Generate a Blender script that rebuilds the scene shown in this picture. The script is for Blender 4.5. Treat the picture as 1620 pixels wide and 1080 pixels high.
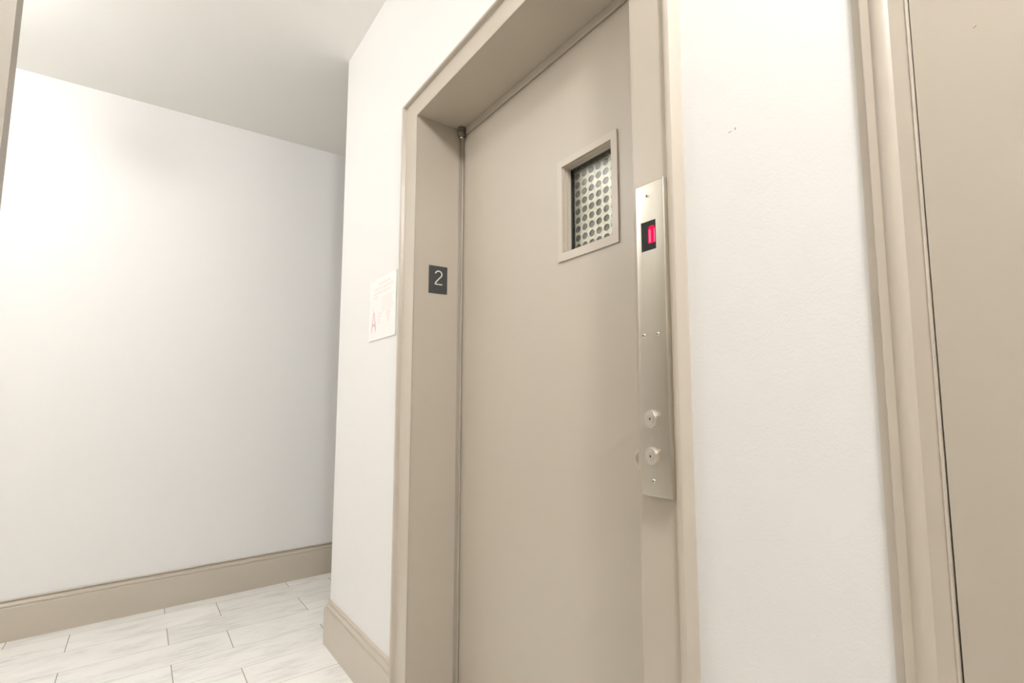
import bpy, bmesh, math, random
from mathutils import Vector, Matrix
random.seed(7)
for o in list(bpy.data.objects): bpy.data.objects.remove(o, do_unlink=True)
S = bpy.context.scene
COL = S.collection

# ------------------------------------------------------------------ camera
FWD = Vector((-0.72976752, 0.67628376, 0.10039749)).normalized()
RGT = Vector((0.67805491, 0.7347248, -0.02051847)).normalized()
UPV = RGT.cross(FWD).normalized()
cam_d = bpy.data.cameras.new('camera')
cam_d.sensor_width = 36.0
cam_d.lens = 828.722 / 1620 * 36
cam_d.shift_x = -182.3705 / 1620
cam_d.shift_y = 6.3442 / 1620
cam_d.clip_start = 0.02
cam = bpy.data.objects.new('camera', cam_d)
COL.objects.link(cam)
M = Matrix((RGT, UPV, -FWD)).transposed().to_4x4()
M.translation = (0, 0, 1.08)
cam.matrix_world = M
S.camera = cam

# ------------------------------------------------------------------ world, exposure, lamp strengths
W = bpy.data.worlds.new('world'); S.world = W; W.use_nodes = True
W.node_tree.nodes['Background'].inputs[0].default_value = (1, .97, .92, 1)
W.node_tree.nodes['Background'].inputs[1].default_value = 0.3
S.view_settings.view_transform = 'Standard'
S.view_settings.look = 'None'
S.view_settings.gamma = 1.0
S.view_settings.use_curve_mapping = False
S.view_settings.exposure = 0.69
# lamp: x, y, radius, radiance of the lit glass bowl
LAMPS = [(-2.90, -0.92, .080, 42.0), (-2.05, -1.65, .12, 70.0), (0.50, 0.06, .09, 185.0)]  # the second lamp is added fill to brighten the far left wall
LAMP_COL = (1.0, .996, .992)

# ------------------------------------------------------------------ key dimensions (metres)
YA = .6858          # face of the elevator wall
XB = -3.919         # face of the far left wall
XC = -2.779         # outside corner of the elevator wall
H = 2.811
JL, JR, ZH = -1.8157, -.7036, 2.109     # clear opening of the elevator frame
PF = .012           # frame face proud of the wall
YD = .852           # elevator door face
DX0, DX1 = -.1989, .68                  # right-hand door

# ------------------------------------------------------------------ helpers
def obj(name, bm, mat, parent=None, smooth=False, **kw):
    bmesh.ops.recalc_face_normals(bm, faces=bm.faces)
    me = bpy.data.meshes.new(name); bm.to_mesh(me); bm.free()
    if smooth:
        for p in me.polygons: p.use_smooth = True
    if mat: me.materials.append(mat)
    o = bpy.data.objects.new(name, me); COL.objects.link(o)
    if parent:
        o.parent = parent
        o.matrix_parent_inverse = Matrix.Translation(-Vector(parent.location)) if parent.type == 'EMPTY' else Matrix()
    for k, v in kw.items(): o[k] = v
    if smooth == 'auto':
        try:
            me.shade_auto_smooth
        except AttributeError: pass
        for e in me.edges: pass
        me.set_sharp_from_angle(angle=math.radians(32))
    return o

def empty(name, loc, **kw):
    o = bpy.data.objects.new(name, None); COL.objects.link(o)
    o.location = loc; o.empty_display_size = .05
    for k, v in kw.items(): o[k] = v
    return o

def add_box(bm, x0, x1, y0, y1, z0, z1, bev=0, seg=2):
    v = [bm.verts.new(p) for p in ((x0,y0,z0),(x1,y0,z0),(x1,y1,z0),(x0,y1,z0),(x0,y0,z1),(x1,y0,z1),(x1,y1,z1),(x0,y1,z1))]
    f = [bm.faces.new([v[i] for i in q]) for q in ((0,3,2,1),(4,5,6,7),(0,1,5,4),(1,2,6,5),(2,3,7,6),(3,0,4,7))]
    if bev:
        es = list({e for a in f for e in a.edges})
        bmesh.ops.bevel(bm, geom=es, offset=bev, segments=seg, profile=.5, affect='EDGES')
    return bm
def box(*a, **k): return add_box(bmesh.new(), *a, **k)

def slab_hole(bm, ox, oz, hx, hz, y0, y1):
    """slab in the XZ plane (ox,oz outer ranges) with a rectangular through hole (hx,hz)"""
    rings = []
    for y in (y0, y1):
        o = [bm.verts.new((x, y, z)) for x, z in ((ox[0],oz[0]),(ox[1],oz[0]),(ox[1],oz[1]),(ox[0],oz[1]))]
        i = [bm.verts.new((x, y, z)) for x, z in ((hx[0],hz[0]),(hx[1],hz[0]),(hx[1],hz[1]),(hx[0],hz[1]))]
        rings.append((o, i))
    (o0, i0), (o1, i1) = rings
    for k in range(4):
        n = (k+1) % 4
        bm.faces.new((o0[k], o0[n], i0[n], i0[k]))
        bm.faces.new((o1[k], i1[k], i1[n], o1[n]))
        bm.faces.new((o0[k], o1[k], o1[n], o0[n]))
        bm.faces.new((i0[k], i0[n], i1[n], i1[k]))
    return bm

def sweep(path, prof, close=True):
    """prof: (offset from wall, z); path in plan, offset to the right-hand side of travel"""
    bm = bmesh.new(); n = len(path); rows = []
    for i, p in enumerate(path):
        p = Vector(p)
        ns = []
        if i > 0: d = (p-Vector(path[i-1])).normalized(); ns.append(Vector((d.y, -d.x)))
        if i < n-1: d = (Vector(path[i+1])-p).normalized(); ns.append(Vector((d.y, -d.x)))
        m = ns[0] if len(ns) == 1 else (ns[0]+ns[1]) / (1+ns[0].dot(ns[1]))
        rows.append([bm.verts.new((p.x+m.x*t, p.y+m.y*t, z)) for t, z in prof])
    k = len(prof)
    for a, b in zip(rows, rows[1:]):
        for j in range(k-1): bm.faces.new((a[j], b[j], b[j+1], a[j+1]))
    bm.faces.new(rows[0]); bm.faces.new(rows[-1][::-1])
    for a, b in zip(rows, rows[1:]): bm.faces.new((a[0], a[-1], b[-1], b[0]))
    return bm

def casing_legs(x0, x1, z1, prof, wl, wt, ybase, z0=0.0):
    """mitred casing round an opening; prof (u 0..1, proud); returns three bmeshes"""
    def pt(leg, u, p, end):
        y = ybase - p
        if leg == 'L': return (x0-u*wl, y, z0 if end == 0 else z1+u*wt)
        if leg == 'R': return (x1+u*wl, y, z0 if end == 0 else z1+u*wt)
        return (x0-u*wl if end == 0 else x1+u*wl, y, z1+u*wt)
    out = []
    for leg in 'LTR':
        bm = bmesh.new()
        a = [bm.verts.new(pt(leg, u, p, 0)) for u, p in prof]
        b = [bm.verts.new(pt(leg, u, p, 1)) for u, p in prof]
        for j in range(len(prof)-1): bm.faces.new((a[j], a[j+1], b[j+1], b[j]))
        bm.faces.new(a); bm.faces.new(b[::-1]); bm.faces.new((a[0], b[0], b[-1], a[-1]))
        out.append(bm)
    return out

def add_cyl(bm, c, axis, r0, r1, h, n=24, sx=1.0):
    """frustum from c along axis ('x','y','z')"""
    ax = {'x': (Vector((0,1,0)), Vector((0,0,1)), Vector((1,0,0))), 'y': (Vector((1,0,0)), Vector((0,0,1)), Vector((0,1,0))),
          'z': (Vector((1,0,0)), Vector((0,1,0)), Vector((0,0,1)))}[axis]
    c = Vector(c); A = []; B = []
    for i in range(n):
        t = 2*math.pi*i/n
        d = ax[0]*math.cos(t)*sx + ax[1]*math.sin(t)
        A.append(bm.verts.new(c+d*r0)); B.append(bm.verts.new(c+d*r1+ax[2]*h))
    for i in range(n): bm.faces.new((A[i], A[(i+1)%n], B[(i+1)%n], B[i]))
    bm.faces.new(A); bm.faces.new(B[::-1]); return bm

def add_lathe(bm, c, prof, axis, n=32, sx=1.0):
    """prof: (radius, height along axis) from centre"""
    U, V, N = axis; c = Vector(c); rows = []
    for r, h in prof:
        if r < 1e-6: rows.append([bm.verts.new(c+N*h)])
        else: rows.append([bm.verts.new(c+N*h+(U*math.cos(2*math.pi*i/n)*sx+V*math.sin(2*math.pi*i/n))*r) for i in range(n)])
    for a, b in zip(rows, rows[1:]):
        for i in range(n):
            j = (i+1) % n
            if len(a) == 1 and len(b) == 1: continue
            if len(a) == 1: bm.faces.new((a[0], b[i], b[j]))
            elif len(b) == 1: bm.faces.new((a[i], a[j], b[0]))
            else: bm.faces.new((a[i], a[j], b[j], b[i]))
    return bm
NEGY = (Vector((1,0,0)), Vector((0,0,1)), Vector((0,-1,0)))
POSX = (Vector((0,1,0)), Vector((0,0,1)), Vector((1,0,0)))
NEGZ = (Vector((1,0,0)), Vector((0,1,0)), Vector((0,0,-1)))

def add_tube(bm, pts, r, n=10, cap=True):
    pts = [Vector(p) for p in pts]; rows = []
    for i, p in enumerate(pts):
        d = (pts[min(i+1, len(pts)-1)]-pts[max(i-1, 0)]).normalized()
        u = d.cross(Vector((.31, .17, .93))).normalized(); v = d.cross(u)
        rows.append([bm.verts.new(p+(u*math.cos(2*math.pi*k/n)+v*math.sin(2*math.pi*k/n))*r) for k in range(n)])
    for a, b in zip(rows, rows[1:]):
        for k in range(n): bm.faces.new((a[k], a[(k+1)%n], b[(k+1)%n], b[k]))
    if cap: bm.faces.new(rows[0]); bm.faces.new(rows[-1][::-1])
    return bm

# ------------------------------------------------------------------ materials
def mat(name, col, rough=.5, metal=0.0, spec=.5, bump=None, build=None, coat=0.0):
    m = bpy.data.materials.new(name); m.use_nodes = True
    nt = m.node_tree; b = nt.nodes['Principled BSDF']
    b.inputs['Base Color'].default_value = (*col, 1); b.inputs['Roughness'].default_value = rough
    b.inputs['Metallic'].default_value = metal; b.inputs['Specular IOR Level'].default_value = spec
    if coat: b.inputs['Coat Weight'].default_value = coat; b.inputs['Coat Roughness'].default_value = .25
    tc = nt.nodes.new('ShaderNodeTexCoord')
    if bump:
        prev = None
        for sc, dist, strength, stretch in bump:
            mp = nt.nodes.new('ShaderNodeMapping'); mp.inputs['Scale'].default_value = stretch
            nt.links.new(tc.outputs['Object'], mp.inputs[0])
            n = nt.nodes.new('ShaderNodeTexNoise'); n.inputs['Scale'].default_value = sc; n.inputs['Detail'].default_value = 3
            nt.links.new(mp.outputs[0], n.inputs['Vector'])
            bp = nt.nodes.new('ShaderNodeBump'); bp.inputs['Distance'].default_value = dist; bp.inputs['Strength'].default_value = strength
            nt.links.new(n.outputs['Fac'], bp.inputs['Height'])
            if prev: nt.links.new(prev.outputs[0], bp.inputs['Normal'])
            prev = bp
        nt.links.new(prev.outputs[0], b.inputs['Normal'])
    if build: build(nt, b, tc)
    return m

WALL = mat('white wall paint', (.80, .79, .775), .5, spec=.35, bump=[(260, .0006, .35, (1,1,1)), (30, .0015, .25, (1,1,1))])
PALEB = mat('casing shadow tint', (.66, .605, .53), .5)
BACKW = mat('beige wall paint', (.40, .36, .31), .6)
CEIL = mat('ceiling paint', (.89, .88, .84), .8, spec=.2, bump=[(120, .0005, .2, (1,1,1))])
BEIGE = mat('beige gloss paint', (.515, .458, .383), .32, spec=.5, bump=[(90, .0006, .25, (1,1,.35)), (9, .003, .18, (1,1,.5))])
BASEP = mat('beige baseboard paint', (.53, .472, .395), .33, spec=.5, bump=[(60, .0003, .10, (1,1,1))])
DOORP = mat('beige door paint', (.465, .415, .345), .36, spec=.5, bump=[(55, .0006, .22, (1,1,.5)), (5, .004, .18, (1,1,.5))])
DARK = mat('dark gap', (.03, .028, .025), .8)
def brushed(nt, b, tc):
    mp = nt.nodes.new('ShaderNodeMapping'); mp.inputs['Scale'].default_value = (900, 900, 6)
    nt.links.new(tc.outputs['Object'], mp.inputs[0])
    n = nt.nodes.new('ShaderNodeTexNoise'); n.inputs['Scale'].default_value = 1; n.inputs['Detail'].default_value = 2
    nt.links.new(mp.outputs[0], n.inputs['Vector'])
    r = nt.nodes.new('ShaderNodeMapRange'); r.inputs['To Min'].default_value = .26; r.inputs['To Max'].default_value = .42
    nt.links.new(n.outputs['Fac'], r.inputs['Value']); nt.links.new(r.outputs[0], b.inputs['Roughness'])
STEEL = mat('brushed stainless steel', (.60, .565, .495), .30, metal=1.0, build=brushed)
def rings(nt, b, tc):
    n = nt.nodes.new('ShaderNodeTexNoise'); n.inputs['Scale'].default_value = 700
    nt.links.new(tc.outputs['Object'], n.inputs['Vector'])
    r = nt.nodes.new('ShaderNodeMapRange'); r.inputs['To Min'].default_value = .3; r.inputs['To Max'].default_value = .5
    nt.links.new(n.outputs['Fac'], r.inputs['Value']); nt.links.new(r.outputs[0], b.inputs['Roughness'])
TURNED = mat('turned steel', (.66, .62, .55), .4, metal=.85, build=rings)
CHROME = mat('polished screw steel', (.85, .82, .76), .15, metal=1.0)
HINGE = mat('worn hinge steel', (.20, .185, .155), .38, metal=.7)
SIGNM = mat('charcoal sign plastic', (.045, .046, .048), .42, bump=[(500, .0003, .3, (1,1,1))])
DIGIT = mat('pale raised numeral', (.80, .78, .68), .4)
BRAILLE = mat('grey braille dots', (.09, .09, .10), .4)
PAPER = mat('notice paper', (.86, .86, .83), .35)
PINKS = mat('strong pink print', (.86, .60, .64), .5)
PINKP = mat('pale pink print', (.85, .76, .74), .5)
BLACKG = mat('black display glass', (.018, .018, .022), .12)
PERF = mat('pale perforated metal', (.92, .89, .78), .35, metal=.0, spec=.6, bump=[(40, .001, .3, (1,1,1))])
SHAFT = mat('grey shaft and backing paint', (.17, .175, .16), .45)
EDGE = mat('dark glazing putty and gap shade', (.05, .055, .05), .5, bump=[(300, .002, .8, (1,1,1))])
WIRE = mat('glass wire', (.45, .44, .36), .35, metal=.6)
GROUT = mat('tile joint', (.33, .31, .28), .9)
def emis(name, col, s):
    m = bpy.data.materials.new(name); m.use_nodes = True; nt = m.node_tree; nt.nodes.clear()
    e = nt.nodes.new('ShaderNodeEmission'); o = nt.nodes.new('ShaderNodeOutputMaterial')
    e.inputs[0].default_value = (*col, 1); e.inputs[1].default_value = s; nt.links.new(e.outputs[0], o.inputs[0]); return m
LEDR = emis('red led segment', (1.0, .01, .06), .85)
LEDP = emis('bright red led core', (1.0, .12, .25), 1.0)
def pane_mat():
    m = bpy.data.materials.new('wired glass'); m.use_nodes = True; nt = m.node_tree; nt.nodes.clear()
    o = nt.nodes.new('ShaderNodeOutputMaterial'); t = nt.nodes.new('ShaderNodeBsdfTransparent'); g = nt.nodes.new('ShaderNodeBsdfGlossy')
    t.inputs[0].default_value = (.98, .985, .965, 1); g.inputs['Roughness'].default_value = .04
    f = nt.nodes.new('ShaderNodeFresnel'); ge = nt.nodes.new('ShaderNodeNewGeometry'); ma = nt.nodes.new('ShaderNodeMath'); ma.operation = 'MULTIPLY_ADD'; ma.inputs[1].default_value = -.8333; ma.inputs[2].default_value = 1.5; nt.links.new(ge.outputs['Backfacing'], ma.inputs[0]); nt.links.new(ma.outputs[0], f.inputs[0]); mx = nt.nodes.new('ShaderNodeMixShader')
    nt.links.new(f.outputs[0], mx.inputs[0]); nt.links.new(t.outputs[0], mx.inputs[1]); nt.links.new(g.outputs[0], mx.inputs[2])
    nt.links.new(mx.outputs[0], o.inputs[0]); return m
GLASS = pane_mat()
def wood(nt, b, tc):
    oi = nt.nodes.new('ShaderNodeObjectInfo')
    geo = nt.nodes.new('ShaderNodeNewGeometry')
    add = nt.nodes.new('ShaderNodeVectorMath'); add.operation = 'ADD'
    sc = nt.nodes.new('ShaderNodeVectorMath'); sc.operation = 'SCALE'; sc.inputs[3].default_value = 37.0
    cb = nt.nodes.new('ShaderNodeCombineXYZ')
    nt.links.new(oi.outputs['Random'], cb.inputs[0]); nt.links.new(oi.outputs['Random'], cb.inputs[1])
    nt.links.new(cb.outputs[0], sc.inputs[0]); nt.links.new(tc.outputs['Object'], add.inputs[0]); nt.links.new(sc.outputs[0], add.inputs[1])
    def noise(scale, detail, stretch, rough=.6):
        mp = nt.nodes.new('ShaderNodeMapping'); mp.inputs['Scale'].default_value = stretch
        nt.links.new(add.outputs[0], mp.inputs[0])
        n = nt.nodes.new('ShaderNodeTexNoise'); n.inputs['Scale'].default_value = scale; n.inputs['Detail'].default_value = detail
        n.inputs['Roughness'].default_value = rough
        nt.links.new(mp.outputs[0], n.inputs['Vector']); return n
    grain = noise(1, 6, (85, 7, 1), .7); patch = noise(1, 3, (9, 4, 1))
    r1 = nt.nodes.new('ShaderNodeMapRange'); r1.inputs['From Min'].default_value = .42; r1.inputs['From Max'].default_value = .66
    nt.links.new(grain.outputs['Fac'], r1.inputs['Value'])
    r2 = nt.nodes.new('ShaderNodeMapRange'); r2.inputs['From Min'].default_value = .44; r2.inputs['From Max'].default_value = .66
    nt.links.new(patch.outputs['Fac'], r2.inputs['Value'])
    mu = nt.nodes.new('ShaderNodeMath'); mu.operation = 'MULTIPLY'
    nt.links.new(r1.outputs[0], mu.inputs[0]); nt.links.new(r2.outputs[0], mu.inputs[1])
    mx = nt.nodes.new('ShaderNodeMix'); mx.data_type = 'RGBA'
    mx.inputs[6].default_value = (.88, .865, .83, 1); mx.inputs[7].default_value = (.56, .545, .52, 1)
    nt.links.new(mu.outputs[0], mx.inputs[0])
    hv = nt.nodes.new('ShaderNodeHueSaturation')
    r3 = nt.nodes.new('ShaderNodeMapRange'); r3.inputs['To Min'].default_value = .95; r3.inputs['To Max'].default_value = 1.03
    nt.links.new(oi.outputs['Random'], r3.inputs['Value']); nt.links.new(r3.outputs[0], hv.inputs['Value'])
    nt.links.new(mx.outputs[2], hv.inputs['Color']); nt.links.new(hv.outputs[0], b.inputs['Base Color'])
    bp = nt.nodes.new('ShaderNodeBump'); bp.inputs['Distance'].default_value = .0006; bp.inputs['Strength'].default_value = .25
    nt.links.new(grain.outputs['Fac'], bp.inputs['Height']); nt.links.new(bp.outputs[0], b.inputs['Normal'])
TILE = mat('whitewashed wood look tile', (.78, .75, .70), .38, spec=.4, build=wood)

def struct(name, bm, m, label=None, parent=None, smooth=False):
    o = obj(name, bm, m, parent, smooth)
    if parent is None: o['kind'] = 'structure'
    if label: o['label'] = label
    return o

# ------------------------------------------------------------------ room shell
XR, YB, YL = 6.0, -1.08, -2.2     # right end, back wall of the corridor, back wall of the left lobby
T = .12
bm = box(XB-T, XR+T, YL-T, 2.72, -.08, -.0005)
floor = struct('floor', bm, GROUT, 'pale whitewashed wood-look tile floor of the corridor')
# tiles run along Y: 0.2515 m wide, 0.558 m long, two alternating offsets
TW, TL_, GAP = .2515, .558, .0030
x = -2.7895 - 5*TW
rows = []
k = -5
tile_me = {}
n_tiles = 0
while x < 2.0:
    off = .1535 if k % 2 == 0 else -.1910
    # L4-5 (x from -3.04) k=-1 -> phase .1535
    off = .1535 if (k % 2) == 1 else .3665
    y = off - 5*TL_
    xa, xb = max(x, XB+.001), min(x+TW, XR)
    while y < 2.6:
        ya, yb = max(y, YL), min(y+TL_, 2.6)
        vis = yb-ya > .02 and xb-xa > .01
        if xa > -1.25 and yb < YB: vis = False
        if xa > XC and ya > YA: vis = False
        if vis:
            key = (round(xb-xa, 3), round(yb-ya, 3))
            if key not in tile_me:
                b = box(0, xb-xa-GAP, 0, yb-ya-GAP, -.008, 0, bev=.0005, seg=1)
                me = bpy.data.meshes.new('tile'); bmesh.ops.recalc_face_normals(b, faces=b.faces); b.to_mesh(me); b.free(); me.materials.append(TILE)
                tile_me[key] = me
            o = bpy.data.objects.new('tile', tile_me[key]); COL.objects.link(o)
            o.location = (xa, ya, 0); o.parent = floor; n_tiles += 1
        y += TL_
    x += TW; k += 1

struct('ceiling', box(XB-T, XR+T, YL-T, 2.72, H, H+.1), CEIL, 'plain cream-white ceiling')
struct('wall_left', box(XB-T, XB, YL-T, 2.72, -.08, H), WALL, 'broad white wall across the far left end of the corridor')
# elevator wall with two openings
bm = bmesh.new()
FW = .1216
add_box(bm, XC, JL-.029, YA, YA+.20, -.08, H)                  # left of the elevator
add_box(bm, JL-.029, JR+.029, YA, YA+.20, ZH+.024, H)
add_box(bm, JR+.029, DX0-.03, YA, YA+.20, -.08, H)
add_box(bm, DX0-.03, DX1+.03, YA, YA+.20, 2.14, H)
add_box(bm, DX1+.03, XR+T, YA, YA+.20, -.08, H)
bmesh.ops.remove_doubles(bm, verts=bm.verts, dist=1e-5)
wf = struct('wall_front', bm, WALL, 'white wall holding the elevator door and the beige door on the right')
# small paint scuff high on the wall between the two doors
bm = bmesh.new()
add_lathe(bm, (-.4715, YA, 1.5127), [(0, .0004), (.0022, .0003), (.0026, 0)], NEGY, 7, .8)
add_lathe(bm, (-.482, YA, 1.5110), [(0, .0003), (.0010, .0002), (.0012, 0)], NEGY, 6, 4.0)
obj('paint_scuff', bm, BASEP, wf)
struct('wall_return', box(XC, XC+T, YA+.20, 2.72, -.08, H), WALL, 'short side wall behind the outside corner left of the elevator')
struct('wall_end', box(XB, XC, 2.6, 2.72, -.08, H), WALL, 'end wall of the passage beyond the corner')
bm = bmesh.new()
add_box(bm, -1.25, XR+T, YB-T, YB, -.08, H); add_box(bm, -1.37, -1.25, YL, YB, -.08, H); add_box(bm, XB, -1.37, YL-T, YL, -.08, H)
struct('wall_back', bm, BACKW, 'beige corridor wall opposite the elevator, outside the frame')
struct('wall_right', box(XR, XR+T, YB, YA, -.08, H), BACKW, 'white wall closing the corridor on the right')

# baseboards
BP = [(-.004, .1935), (.009, .1932), (.0108, .1910), (.0108, .1885), (.0020, .1880), (.0020, .1830), (.0130, .1690), (.0140, .1620), (.0120, .1600), (.0120, .1585), (.0180, .1575), (.0195, .1550), (.0195, -.001), (-.004, -.001)]
BL_ = [(t, z-.003 if z > 0 else z) for t, z in BP]
struct('baseboard_left', sweep([(XB, YL), (XB, 2.6)], BL_), BASEP, 'tall beige moulded baseboard along the far left wall')
struct('baseboard_front', sweep([(XC, 2.6), (XC, YA), (JL-FW, YA)][::-1][::-1], [( -0+t, z) for t, z in BP]), BASEP, 'tall beige baseboard wrapping the corner left of the elevator frame')
struct('baseboard_centre', sweep([(JR+FW-.001, YA), (DX0-.062, YA)], BP), BASEP, 'short beige baseboard between the elevator frame and right door')
struct('baseboard_right', sweep([(DX1+.062, YA), (XR, YA)], BP), BASEP, 'beige baseboard right of the beige door')
struct('baseboard_back', sweep([(XR, YB), (-1.25, YB)], BP), BASEP, 'beige baseboard along the wall opposite the elevator')

# ------------------------------------------------------------------ elevator frame (casing + deep jambs)
frame = empty('trim_1', (0, YA, 0), kind='structure', label='beige steel frame with raised outer bead round the elevator door')
prof = [(0, .0095), (0, .0105), (.004, .0118), (.012, .012), (.0975, .012), (.0985, .0135), (.0990, .0195), (.1008, .0232), (.1045, .0250),
        (.1100, .0250), (.1145, .0232), (.1170, .0190), (.1200, .0060), (.1216, .0005), (.1216, -.002)]
prof = [(u/FW, p) for u, p in prof]
WT = .0785
for nm, bm in zip(('casing', 'casing', 'casing'), casing_legs(JL, JR, ZH, prof, FW, WT, YA)):
    obj(nm, bm, BEIGE, frame, smooth='auto')
yj = YA-PF+.0015
def jamb(x, s):
    """s=+1: surface faces +X (left jamb)"""
    pr = [(x, yj), (x, .8352), (x-s*.0025, .8360), (x-s*.0070, .8485), (x-s*.0005, .8495), (x+s*.0006, .8510), (x+s*.0008, .8530), (x+s*.0000, .8545), (x-s*.004, .8552),
          (x-s*.004, .92), (x-s*.03, .92), (x-s*.03, yj)]
    b = bmesh.new()
    a = [b.verts.new((px, py, 0)) for px, py in pr]; c = [b.verts.new((px, py, ZH+.02)) for px, py in pr]
    for i in range(len(pr)): j = (i+1) % len(pr); b.faces.new((a[i], a[j], c[j], c[i]))
    b.faces.new(a); b.faces.new(c[::-1]); return b
obj('jamb', jamb(JL, 1), BEIGE, frame, smooth='auto')
obj('jamb', jamb(JR, -1), BEIGE, frame, smooth='auto')
bm = bmesh.new()
add_box(bm, JL-.03, JR+.03, yj, .846, ZH, ZH+.025)
add_box(bm, JL-.003, JR+.003, .8465, .92, 2.0835, ZH+.025, bev=.0018)
obj('head_jamb', bm, BEIGE, frame)
obj('sill', box(JL, JR, YA, .95, -.0005, .006), STEEL, frame)

# ------------------------------------------------------------------ elevator door
door = empty('door_1', (-1.79, YD, 0), kind='structure', label='tall beige painted elevator swing door with a small wired-glass window')
dx0, dx1, dz1 = JL+.0065, JR-.004, 2.0808
HX, HZ = (-1.1675, -.9680), (1.4960, 1.7370)          # clear glass opening
bm = slab_hole(bmesh.new(), (dx0, dx1), (.008, dz1), (-1.1905, -.9615), (1.4895, 1.7400), YD, YD+.045)
bmesh.ops.bevel(bm, geom=[e for e in bm.edges if all(abs(v.co.y-YD) < 1e-6 for v in e.verts) and len([v for v in e.verts if v.co.x in (dx0, dx1)]) == 2], offset=.002, segments=2, affect='EDGES')
obj('door_panel', bm, DOORP, door)
# flat flange round the window
bm = slab_hole(bmesh.new(), (-1.1955, -.9378), (1.4660, 1.7597), (-1.1745, -.9610), (1.4890, 1.7405), YD-.005, YD+.001)
wfr = obj('window_frame', bm, BEIGE, door)
bm = bmesh.new()       # stepped glazing stop inside the recess
slab_hole(bm, (-1.1755, -.9600), (1.4880, 1.7415), (-1.1715, -.9640), (1.4915, 1.7390), YD+.0005, YD+.014)
slab_hole(bm, (-1.1920, -.9600), (1.4880, 1.7415), (HX[0], HX[1]), (HZ[0], HZ[1]), YD+.010, YD+.022)
obj('glazing_stop', bm, BEIGE, wfr)
bm = slab_hole(bmesh.new(), (-1.1755, -.9600), (1.4880, 1.7415), (HX[0]+.0015, HX[1]-.0015), (HZ[0]+.0015, HZ[1]-.003), YD+.022, YD+.026)
obj('glazing_putty', bm, EDGE, wfr)
bm = slab_hole(bmesh.new(), (-1.1920, -.9600), (1.4880, 1.7415), (-1.1890, -.9627), (1.4907, 1.7388), YD+.0300, YD+.0470)
obj('gap_shade', bm, EDGE, wfr)  # dark colour stands for the shade in the gap round the glass
obj('glass_pane', box(-1.174, -.9615, YD+.0265, YD+.0295, 1.489, 1.741), GLASS, door)
# hexagonal wires in the glass
bm = bmesh.new()
hs = .0150
rowh = hs*1.5; colw = hs*math.sqrt(3)
segs = set()
for r in range(-1, 14):
    for c in range(-1, 10):
        cx = -1.172+c*colw+(colw/2 if r % 2 else 0); cz = 1.492+r*rowh
        P = [(cx+hs*math.sin(math.radians(60*i)), cz+hs*math.cos(math.radians(60*i))) for i in range(6)]
        for i in range(3):
            a, b = P[i], P[i+1]
            if all(-1.173 < q[0] < -.9625 and 1.490 < q[1] < 1.7395 for q in (a, b)): segs.add((a, b))
for a, b in segs:
    add_tube(bm, [(a[0], YD+.028, a[1]), (b[0], YD+.028, b[1])], .00028, 4, False)
obj('glass_wire', bm, WIRE, door, kind='stuff')
# perforated plate behind the glass
YP = YD+.050
bm = bmesh.new()
px_, pz_ = .0318, .0264; X0p, Z0p = -1.1730, 1.7270
nc, nr = 7, 10
hr, hs_ = .0098, 1.27
N = 20
for y in (YP,):
    for c in range(nc):
        for r in range(nr):
            cx, cz = X0p+c*px_, Z0p-r*pz_
            x0c, x1c, z0c, z1c = cx-px_/2, cx+px_/2, cz-pz_/2, cz+pz_/2
            if c == 0: x0c = -1.1868
            if r == 0: z1c = 1.7420
            ring = []; outer = []
            for i in range(N):
                t = 2*math.pi*i/N+math.pi/4
                ring.append((cx+hr*hs_*math.cos(t), cz+hr*math.sin(t)))
                q = i/N*4; side = int(q); f = q-side
                cs = [(x1c, z1c), (x0c, z1c), (x0c, z0c), (x1c, z0c), (x1c, z1c)]
                outer.append((cs[side][0]*(1-f)+cs[side+1][0]*f, cs[side][1]*(1-f)+cs[side+1][1]*f))
            A = [bm.verts.new((p[0], y, p[1])) for p in outer]; B = [bm.verts.new((p[0], y, p[1])) for p in ring]
            C = [bm.verts.new((p[0], y+.0015, p[1])) for p in ring]
            for i in range(N):
                j = (i+1) % N
                bm.faces.new((A[i], A[j], B[j], B[i])); bm.faces.new((B[i], B[j], C[j], C[i]))
bmesh.ops.remove_doubles(bm, verts=bm.verts, dist=1e-5)
obj('perforated_plate', bm, PERF, door)
obj('added_backing', box(-1.1866, -.952, YP+.0040, YP+.0055, 1.470, 1.7410), SHAFT, door)  # grey plate added behind the holes to lighten them
# pull handle: round cup with raised rim
bm = bmesh.new()
add_lathe(bm, (-.8400, YD, .9440), [(.0225, 0), (.0225, .008), (.0262, .014), (.0280, .020), (.0275, .026), (.0245, .0295), (.0205, .0290), (.0185, .0240), (.0150, .0215), (0, .0205)], NEGY, 40, 1.35)
obj('pull_handle', bm, BEIGE, door, smooth=True)
# top pivot hinge: two knuckles and a pin
hx, hy = JL+.0195, .8370
bm = bmesh.new()
add_lathe(bm, (hx, hy, 2.1090), [(0, 0), (.0150, 0), (.0158, .0015), (.0158, .0150), (.0145, .0160), (0, .0160)], NEGZ, 24)
hg = obj('hinge', bm, HINGE, door, smooth='auto')
bm = bmesh.new()
add_lathe(bm, (hx, hy, 2.0912), [(0, 0), (.0138, 0), (.0148, .0012), (.0148, .0155), (.0130, .0180), (0, .0180)], NEGZ, 24)
obj('knuckle', bm, HINGE, hg, smooth='auto')
bm = bmesh.new()
add_lathe(bm, (hx, hy, 2.0925), [(.0105, 0), (.0105, .0030)], NEGZ, 20)
add_lathe(bm, (hx-.001, hy, 2.0735), [(.0065, 0), (.0070, .004), (.0055, .0075), (0, .008)], NEGZ, 16)
obj('hinge_pin', bm, CHROME, hg, smooth='auto')
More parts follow.
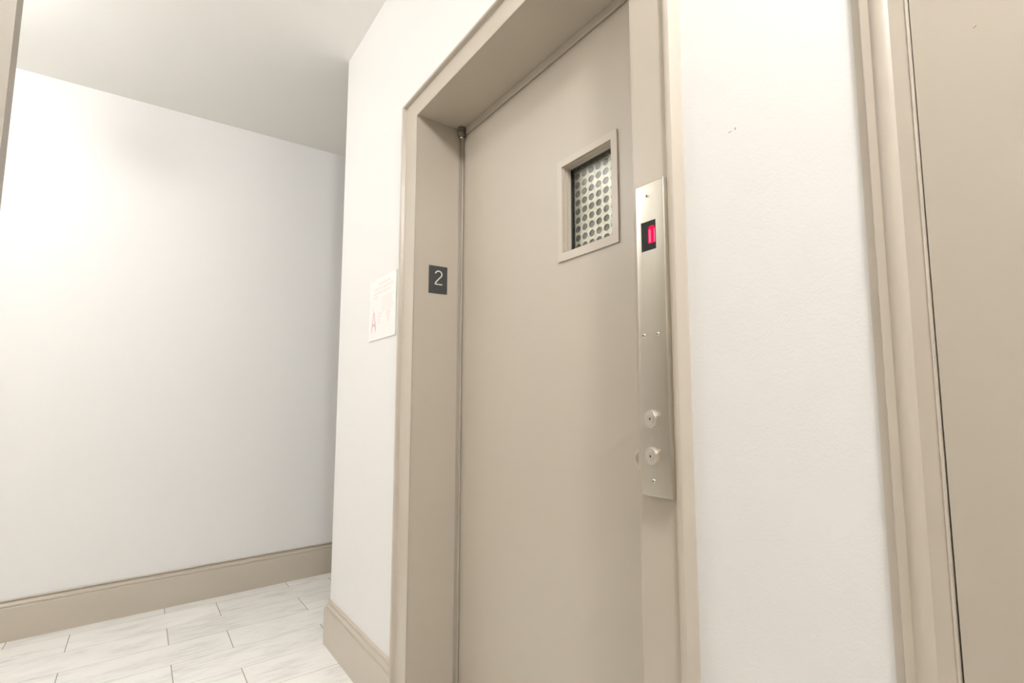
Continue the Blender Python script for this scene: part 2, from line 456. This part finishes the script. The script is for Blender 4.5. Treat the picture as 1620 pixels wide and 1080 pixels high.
# paint runs and chips on the door
bm = bmesh.new()
for (cx, cz, a, b_) in ((-.925, .700, .0022, .008), (-.930, .665, .0015, .007)):
    add_lathe(bm, (cx, YD, cz), [(0, .0014), (a, .0007), (a*1.2, 0)], NEGY, 8, 1.3)
obj('paint_drip', bm, DOORP, door, smooth=True)

# shaft behind the window
bm = bmesh.new()
add_box(bm, -1.95, -.55, 1.15, 1.20, 0, H); add_box(bm, -1.99, -1.95, .905, 1.20, 0, H); add_box(bm, -.55, -.51, .905, 1.20, 0, H)
struct('wall_shaft', bm, SHAFT, 'grey elevator shaft behind the door window')

# ------------------------------------------------------------------ right-hand door
fr2 = empty('trim_2', (DX0, YA, 0), kind='structure', label='narrow rounded beige casing round the right-hand door')
W2 = .0600
p2 = [(0, .0145), (0, .0205), (.0010, .0222), (.0030, .0226), (.0045, .0205), (.0235, .0195), (.0265, .0212), (.0310, .0238), (.0370, .0245), (.0425, .0232), (.0460, .0205),
      (.0470, .0195), (.0580, .0195), (.0596, .0182), (.0600, .0150), (.0600, -.002)]
p2 = [(u/W2, p) for u, p in p2]
for bm in casing_legs(DX0, DX1, 2.14, p2, W2, W2, YA):
    obj('casing', bm, BEIGE, fr2, smooth='auto')
for xx, s in ((DX0, -1), (DX1, 1)):
    obj('jamb', box(min(xx, xx+s*.028), max(xx, xx+s*.028), YA-.015, YA+.2, 0, 2.13), BEIGE, fr2)
obj('shadow_strip', box(DX0-W2-.0165, DX0-W2+.001, YA-.0004, YA+.001, 0, 2.2), PALEB, fr2)  # thin strip tinted as the casing's shadow on the white wall
d2 = empty('door_2', (DX0+.01, YA, 0), kind='structure', label='plain beige painted door at the right edge of the photo')
bm = bmesh.new()
ya_, yb_ = YA-.0215, YA+.02
vs = [bm.verts.new(p) for p in ((DX0+.0040, ya_, .006), (DX1-.003, ya_, .006), (DX1-.003, yb_, .006), (DX0+.0040, yb_, .006),
                                (DX0+.0004, ya_, 2.136), (DX1-.003, ya_, 2.136), (DX1-.003, yb_, 2.136), (DX0+.0004, yb_, 2.136))]
for q in ((0,3,2,1),(4,5,6,7),(0,1,5,4),(1,2,6,5),(2,3,7,6),(3,0,4,7)): bm.faces.new([vs[i] for i in q])
obj('door_panel', bm, DOORP, d2)
bm = bmesh.new(); add_lathe(bm, (DX1-.07, ya_, 1.0), [(.028, 0), (.028, .004), (.012, .008), (.011, .03), (.024, .04), (.028, .052), (.022, .066), (0, .07)], NEGY, 28)
obj('door_knob', bm, STEEL, d2, smooth='auto')
bm = bmesh.new(); add_lathe(bm, (-.1320, ya_, 1.4874), [(0, .0012), (.0009, .0008), (.0013, 0)], NEGY, 10)
add_lathe(bm, (-.1335, ya_, 1.4868), [(0, .0004), (.0018, .0002), (.0022, 0)], NEGY, 8)
obj('paint_blob', bm, DOORP, d2, smooth=True)
struct('dark_slab', box(DX0-.03, DX1+.03, YA+.20, YA+.24, 0, 2.2), DARK, 'near-black slab in place of the unlit room behind the right-hand door')  # near-black colour stands for the darkness behind the door

# ------------------------------------------------------------------ open door leaf at the left edge
bm = bmesh.new()
v = []
for z, yy in ((.01, -.1850), (2.45, -.1722)):
    for (xx, y_) in ((-1.2, yy), (-1.2, YB), (-1.245, YB), (-1.245, yy)): v.append(bm.verts.new((xx, y_, z)))
for q in ((0,1,2,3),(4,7,6,5),(0,4,5,1),(1,5,6,2),(2,6,7,3),(3,7,4,0)): bm.faces.new([v[i] for i in q])
d3 = struct('door_3', bm, mat('darker beige door paint', (.36, .32, .265), .4), 'edge of an open beige door at the upper left corner of the photo')

# ------------------------------------------------------------------ floor number sign on the left jamb
sg = empty('floor_number_sign', (JL, .761, 1.467), label='small charcoal plate with a raised pale 2 on the left jamb of the elevator', category='sign')
sy0, sy1, sz0, sz1 = .7275, .7948, 1.4675, 1.5675
obj('plate', box(JL, JL+.0026, sy0, sy1, sz0, sz1, bev=.0006), SIGNM, sg)
# numeral "2" as a swept stroke (Y is the reading direction, increasing away from the camera)
cy, w2 = .7623, .0125
zt, zb = 1.5497, 1.5005
pts = []
rr = .0118; czt = zt-rr-.0008
for a in range(168, -41, -8):
    t = math.radians(a); pts.append((cy+rr*math.cos(t), czt+rr*1.02*math.sin(t)))
for f in (.25, .5, .75, 1):
    p0 = (cy+rr*math.cos(math.radians(-40)), czt+rr*math.sin(math.radians(-40))); p1 = (cy-.0118, zb+.004)
    pts.append((p0[0]*(1-f)+p1[0]*f-.001*math.sin(math.pi*f), p0[1]*(1-f)+p1[1]*f))
pts.append((cy-.0128, zb+.0008)); pts.append((cy-.0105, zb)); pts.append((cy+.0020, zb)); pts.append((cy+.0130, zb))
bm = bmesh.new(); add_tube(bm, [(JL+.0034, a, b) for a, b in pts], .0023, 10)
obj('numeral', bm, DIGIT, sg, smooth=True)
bm = bmesh.new()
for (a, b) in ((.7588, 1.4860), (.7588, 1.4822), (.7635, 1.4868), (.7618, 1.4840)):
    add_lathe(bm, (JL+.0026, a, b), [(.0011, 0), (.0008, .0006), (0, .0008)], POSX, 8)
obj('braille', bm, BRAILLE, sg)
for (a, b) in ((sy0+.004, sz1-.004), (sy1-.004, sz0+.004)):
    bm = bmesh.new(); add_lathe(bm, (JL+.0026, a, b), [(.0018, 0), (.0014, .0007), (0, .0009)], POSX, 12)
    obj('rivet', bm, HINGE, sg)

# ------------------------------------------------------------------ notice on the wall
nt_ = empty('wall_notice', (-2.17, YA, 1.333), label='white inspection notice with pale pink print on the wall left of the elevator', category='notice')
nx0, nx1, nz0, nz1 = -2.3180, -2.0080, 1.3345, 1.5830
obj('backing', box(nx0, nx1, YA-.0045, YA, nz0, nz1, bev=.0006, seg=1), PAPER, nt_)
yp = YA-.0046
def stroke(x0, x1, z, h): obj('print', box(x0, x1, yp-.0002, yp+.0001, z-h/2, z+h/2), PINKP, nt_)
bm = bmesh.new()   # the large letter A
def quad(bm, P):
    f = [bm.verts.new((p[0], yp-.0003, p[1])) for p in P]; bm.faces.new(f)
ax0, ax1, az0, az1 = -2.288, -2.222, 1.3690, 1.4500; am = (ax0+ax1)/2; th = .013
quad(bm, [(ax0, az0), (ax0+th, az0), (am+.002, az1), (am-.009, az1)])
quad(bm, [(ax1-th, az0), (ax1, az0), (am+.009, az1), (am-.002, az1)])
quad(bm, [(ax0+.013, az0+.022), (ax1-.013, az0+.022), (ax1-.016, az0+.034), (ax0+.016, az0+.034)])
obj('letter', bm, PINKS, nt_)

rnd = random.Random(3)
def words(x0, x1, z, h, wmin, wmax, sp):
    x = x0
    while x < x1-wmin:
        w = min(rnd.uniform(wmin, wmax), x1-x); stroke(x, x+w, z, h); x += w+sp
words(-2.205, -2.070, 1.5580, .010, .020, .045, .008)
words(-2.250, -2.030, 1.5400, .011, .012, .030, .007)
words(-2.262, -2.030, 1.5230, .010, .030, .060, .006)
words(-2.262, -2.180, 1.5080, .009, .030, .060, .006)
for i in range(7): words(-2.165, -2.030, 1.4980-i*.0085, .0040, .015, .040, .005)
words(-2.285, -2.232, 1.4600, .0035, .02, .05, .004)
for i in range(4): words(-2.205, -2.165, 1.4380-i*.0120, .0065, .012, .03, .004)
for i in range(3): words(-2.110, -2.050, 1.4370-i*.0075, .0050, .02, .05, .004)
words(-2.090, -2.074, 1.4060, .026, .012, .014, .01)

# ------------------------------------------------------------------ elevator call station
cs = empty('call_station', (-.6385, YA-PF, .912), label='tall brushed steel call station with two buttons on the right side of the elevator frame', category='control panel')
cx0, cx1, cz0, cz1 = -.6742, -.6030, .9120, 1.4672
yf = YA-PF-.022; yw = YA-PF-.0003
wx, wz = (-.6600, -.6233), (1.3420, 1.3955)
bm = slab_hole(bmesh.new(), (cx0, cx1), (cz0, cz1), wx, wz, yf, yw)
def outer_front(e):
    a, b = e.verts
    on = lambda v: abs(v.co.y-yf) < 1e-6 and (v.co.x in (cx0, cx1) or abs(v.co.x-cx0) < 1e-5 or abs(v.co.x-cx1) < 1e-5)
    return on(a) and on(b)
bmesh.ops.bevel(bm, geom=[e for e in bm.edges if outer_front(e)], offset=.0028, segments=4, profile=.5, affect='EDGES')
obj('plate', bm, STEEL, cs, smooth='auto')
disp = obj('display', box(wx[0]+.0002, wx[1]-.0002, yf+.0012, yf+.004, wz[0]+.0002, wz[1]-.0002), BLACKG, cs, label='black window with a glowing red digit')
yd_ = yf+.0010
bm = bmesh.new()     # lit digit: rounded red body, two brighter strokes
def rounded(bm, x0, x1, z0, z1, r, y):
    P = []
    for cxx, czz, a0 in ((x1-r, z1-r, 0), (x0+r, z1-r, 90), (x0+.001, z0+.001, 180), (x1-.001, z0+.001, 270)):
        rr_ = r if a0 < 180 else .001
        for i in range(7): t = math.radians(a0+15*i); P.append((cxx+rr_*math.cos(t), czz+rr_*math.sin(t)))
    f = [bm.verts.new((p[0], y, p[1])) for p in P]; g = [bm.verts.new((p[0], y+.0001, p[1])) for p in P]
    bm.faces.new(f); bm.faces.new(g[::-1])
    for i in range(len(f)): j = (i+1) % len(f); bm.faces.new((f[i], g[i], g[j], f[j]))
rounded(bm, -.6432, -.6262, 1.3545, 1.3868, .0075, yd_)
obj('digit', bm, LEDR, disp)
bm = bmesh.new()
rounded(bm, -.6414, -.6366, 1.3560, 1.3800, .0022, yd_-.0002)
rounded(bm, -.6292, -.6268, 1.3555, 1.3800, .0010, yd_-.0002)
obj('digit_core', bm, LEDP, disp)
for i, (bx, bz) in enumerate(((-.6440, 1.0440), (-.6448, .9805))):
    bm = bmesh.new()
    add_lathe(bm, (bx, yf, bz), [(.0158, 0), (.0158, .0010), (.0148, .0012), (.0148, .0052), (.0140, .0060), (.0105, .0060), (.0102, .0058), (.0098, .0060), (.0060, .0059), (.0020, .0058), (.0020, .0040)], NEGY, 40, .98)
    btn = obj('button', bm, TURNED, cs, smooth='auto')
    bm = bmesh.new(); add_lathe(bm, (bx, yf-.0045, bz), [(.0021, 0), (.0021, .0010), (0, .0010)], NEGY, 16)
    obj('button_centre', bm, DARK, btn)
for (bx, bz) in ((-.6421, 1.4425), (-.6587, 1.1902), (-.6244, 1.1900), (-.6434, .9385)):
    bm = bmesh.new()
    add_lathe(bm, (bx, yf, bz), [(.0036, 0), (.0034, .0008), (.0026, .0016), (.0012, .0020), (0, .0021)], NEGY, 18)
    sc_ = obj('screw', bm, CHROME, cs, smooth=True)
    bm = bmesh.new(); a = random.uniform(0, 1.5)
    for q in (0, 1):
        t = a+q*math.pi/2; d = Vector((math.cos(t), 0, math.sin(t))); n = Vector((-d.z, 0, d.x)); c = Vector((bx, yf-.0019, bz))
        P = [c+d*.0022+n*.0004, c-d*.0022+n*.0004, c-d*.0022-n*.0004, c+d*.0022-n*.0004]
        lo = [bm.verts.new(p+Vector((0, .0006, 0))) for p in P]; hi = [bm.verts.new(p-Vector((0, .00035, 0))) for p in P]
        bm.faces.new(hi); bm.faces.new(lo[::-1])
        for i in range(4): j = (i+1) % 4; bm.faces.new((lo[i], lo[j], hi[j], hi[i]))
    obj('slot', bm, DARK, sc_)

# ------------------------------------------------------------------ ceiling lamps (out of frame, they light the corridor)
names = ('glass globe lamp hanging over the left lobby, outside the frame', 'larger glass globe lamp added as fill at the back of the left lobby, outside the frame', 'glass globe lamp hanging in the corridor above the viewpoint')
for (lx, ly, r, s), lb in zip(LAMPS, names):
    zc = 2.55
    t = empty('ceiling_light', (lx, ly, H), label=lb, category='lamp')
    bm = bmesh.new(); add_lathe(bm, (lx, ly, H), [(0, 0), (.062, 0), (.062, .008), (.050, .016), (0, .016)], NEGZ, 32)
    obj('canopy', bm, STEEL, t, smooth='auto')
    bm = bmesh.new(); add_cyl(bm, (lx, ly, zc+r-.004), 'z', .009, .009, H-.014-zc-r+.004, 12)
    obj('stem', bm, STEEL, t, smooth='auto')
    bm = bmesh.new(); add_lathe(bm, (lx, ly, zc), [(r*math.sin(math.pi*i/12), r*math.cos(math.pi*i/12)) for i in range(13)], NEGZ, 24)
    obj('glass_globe', bm, emis('lit glass globe', LAMP_COL, s), t, smooth=True)
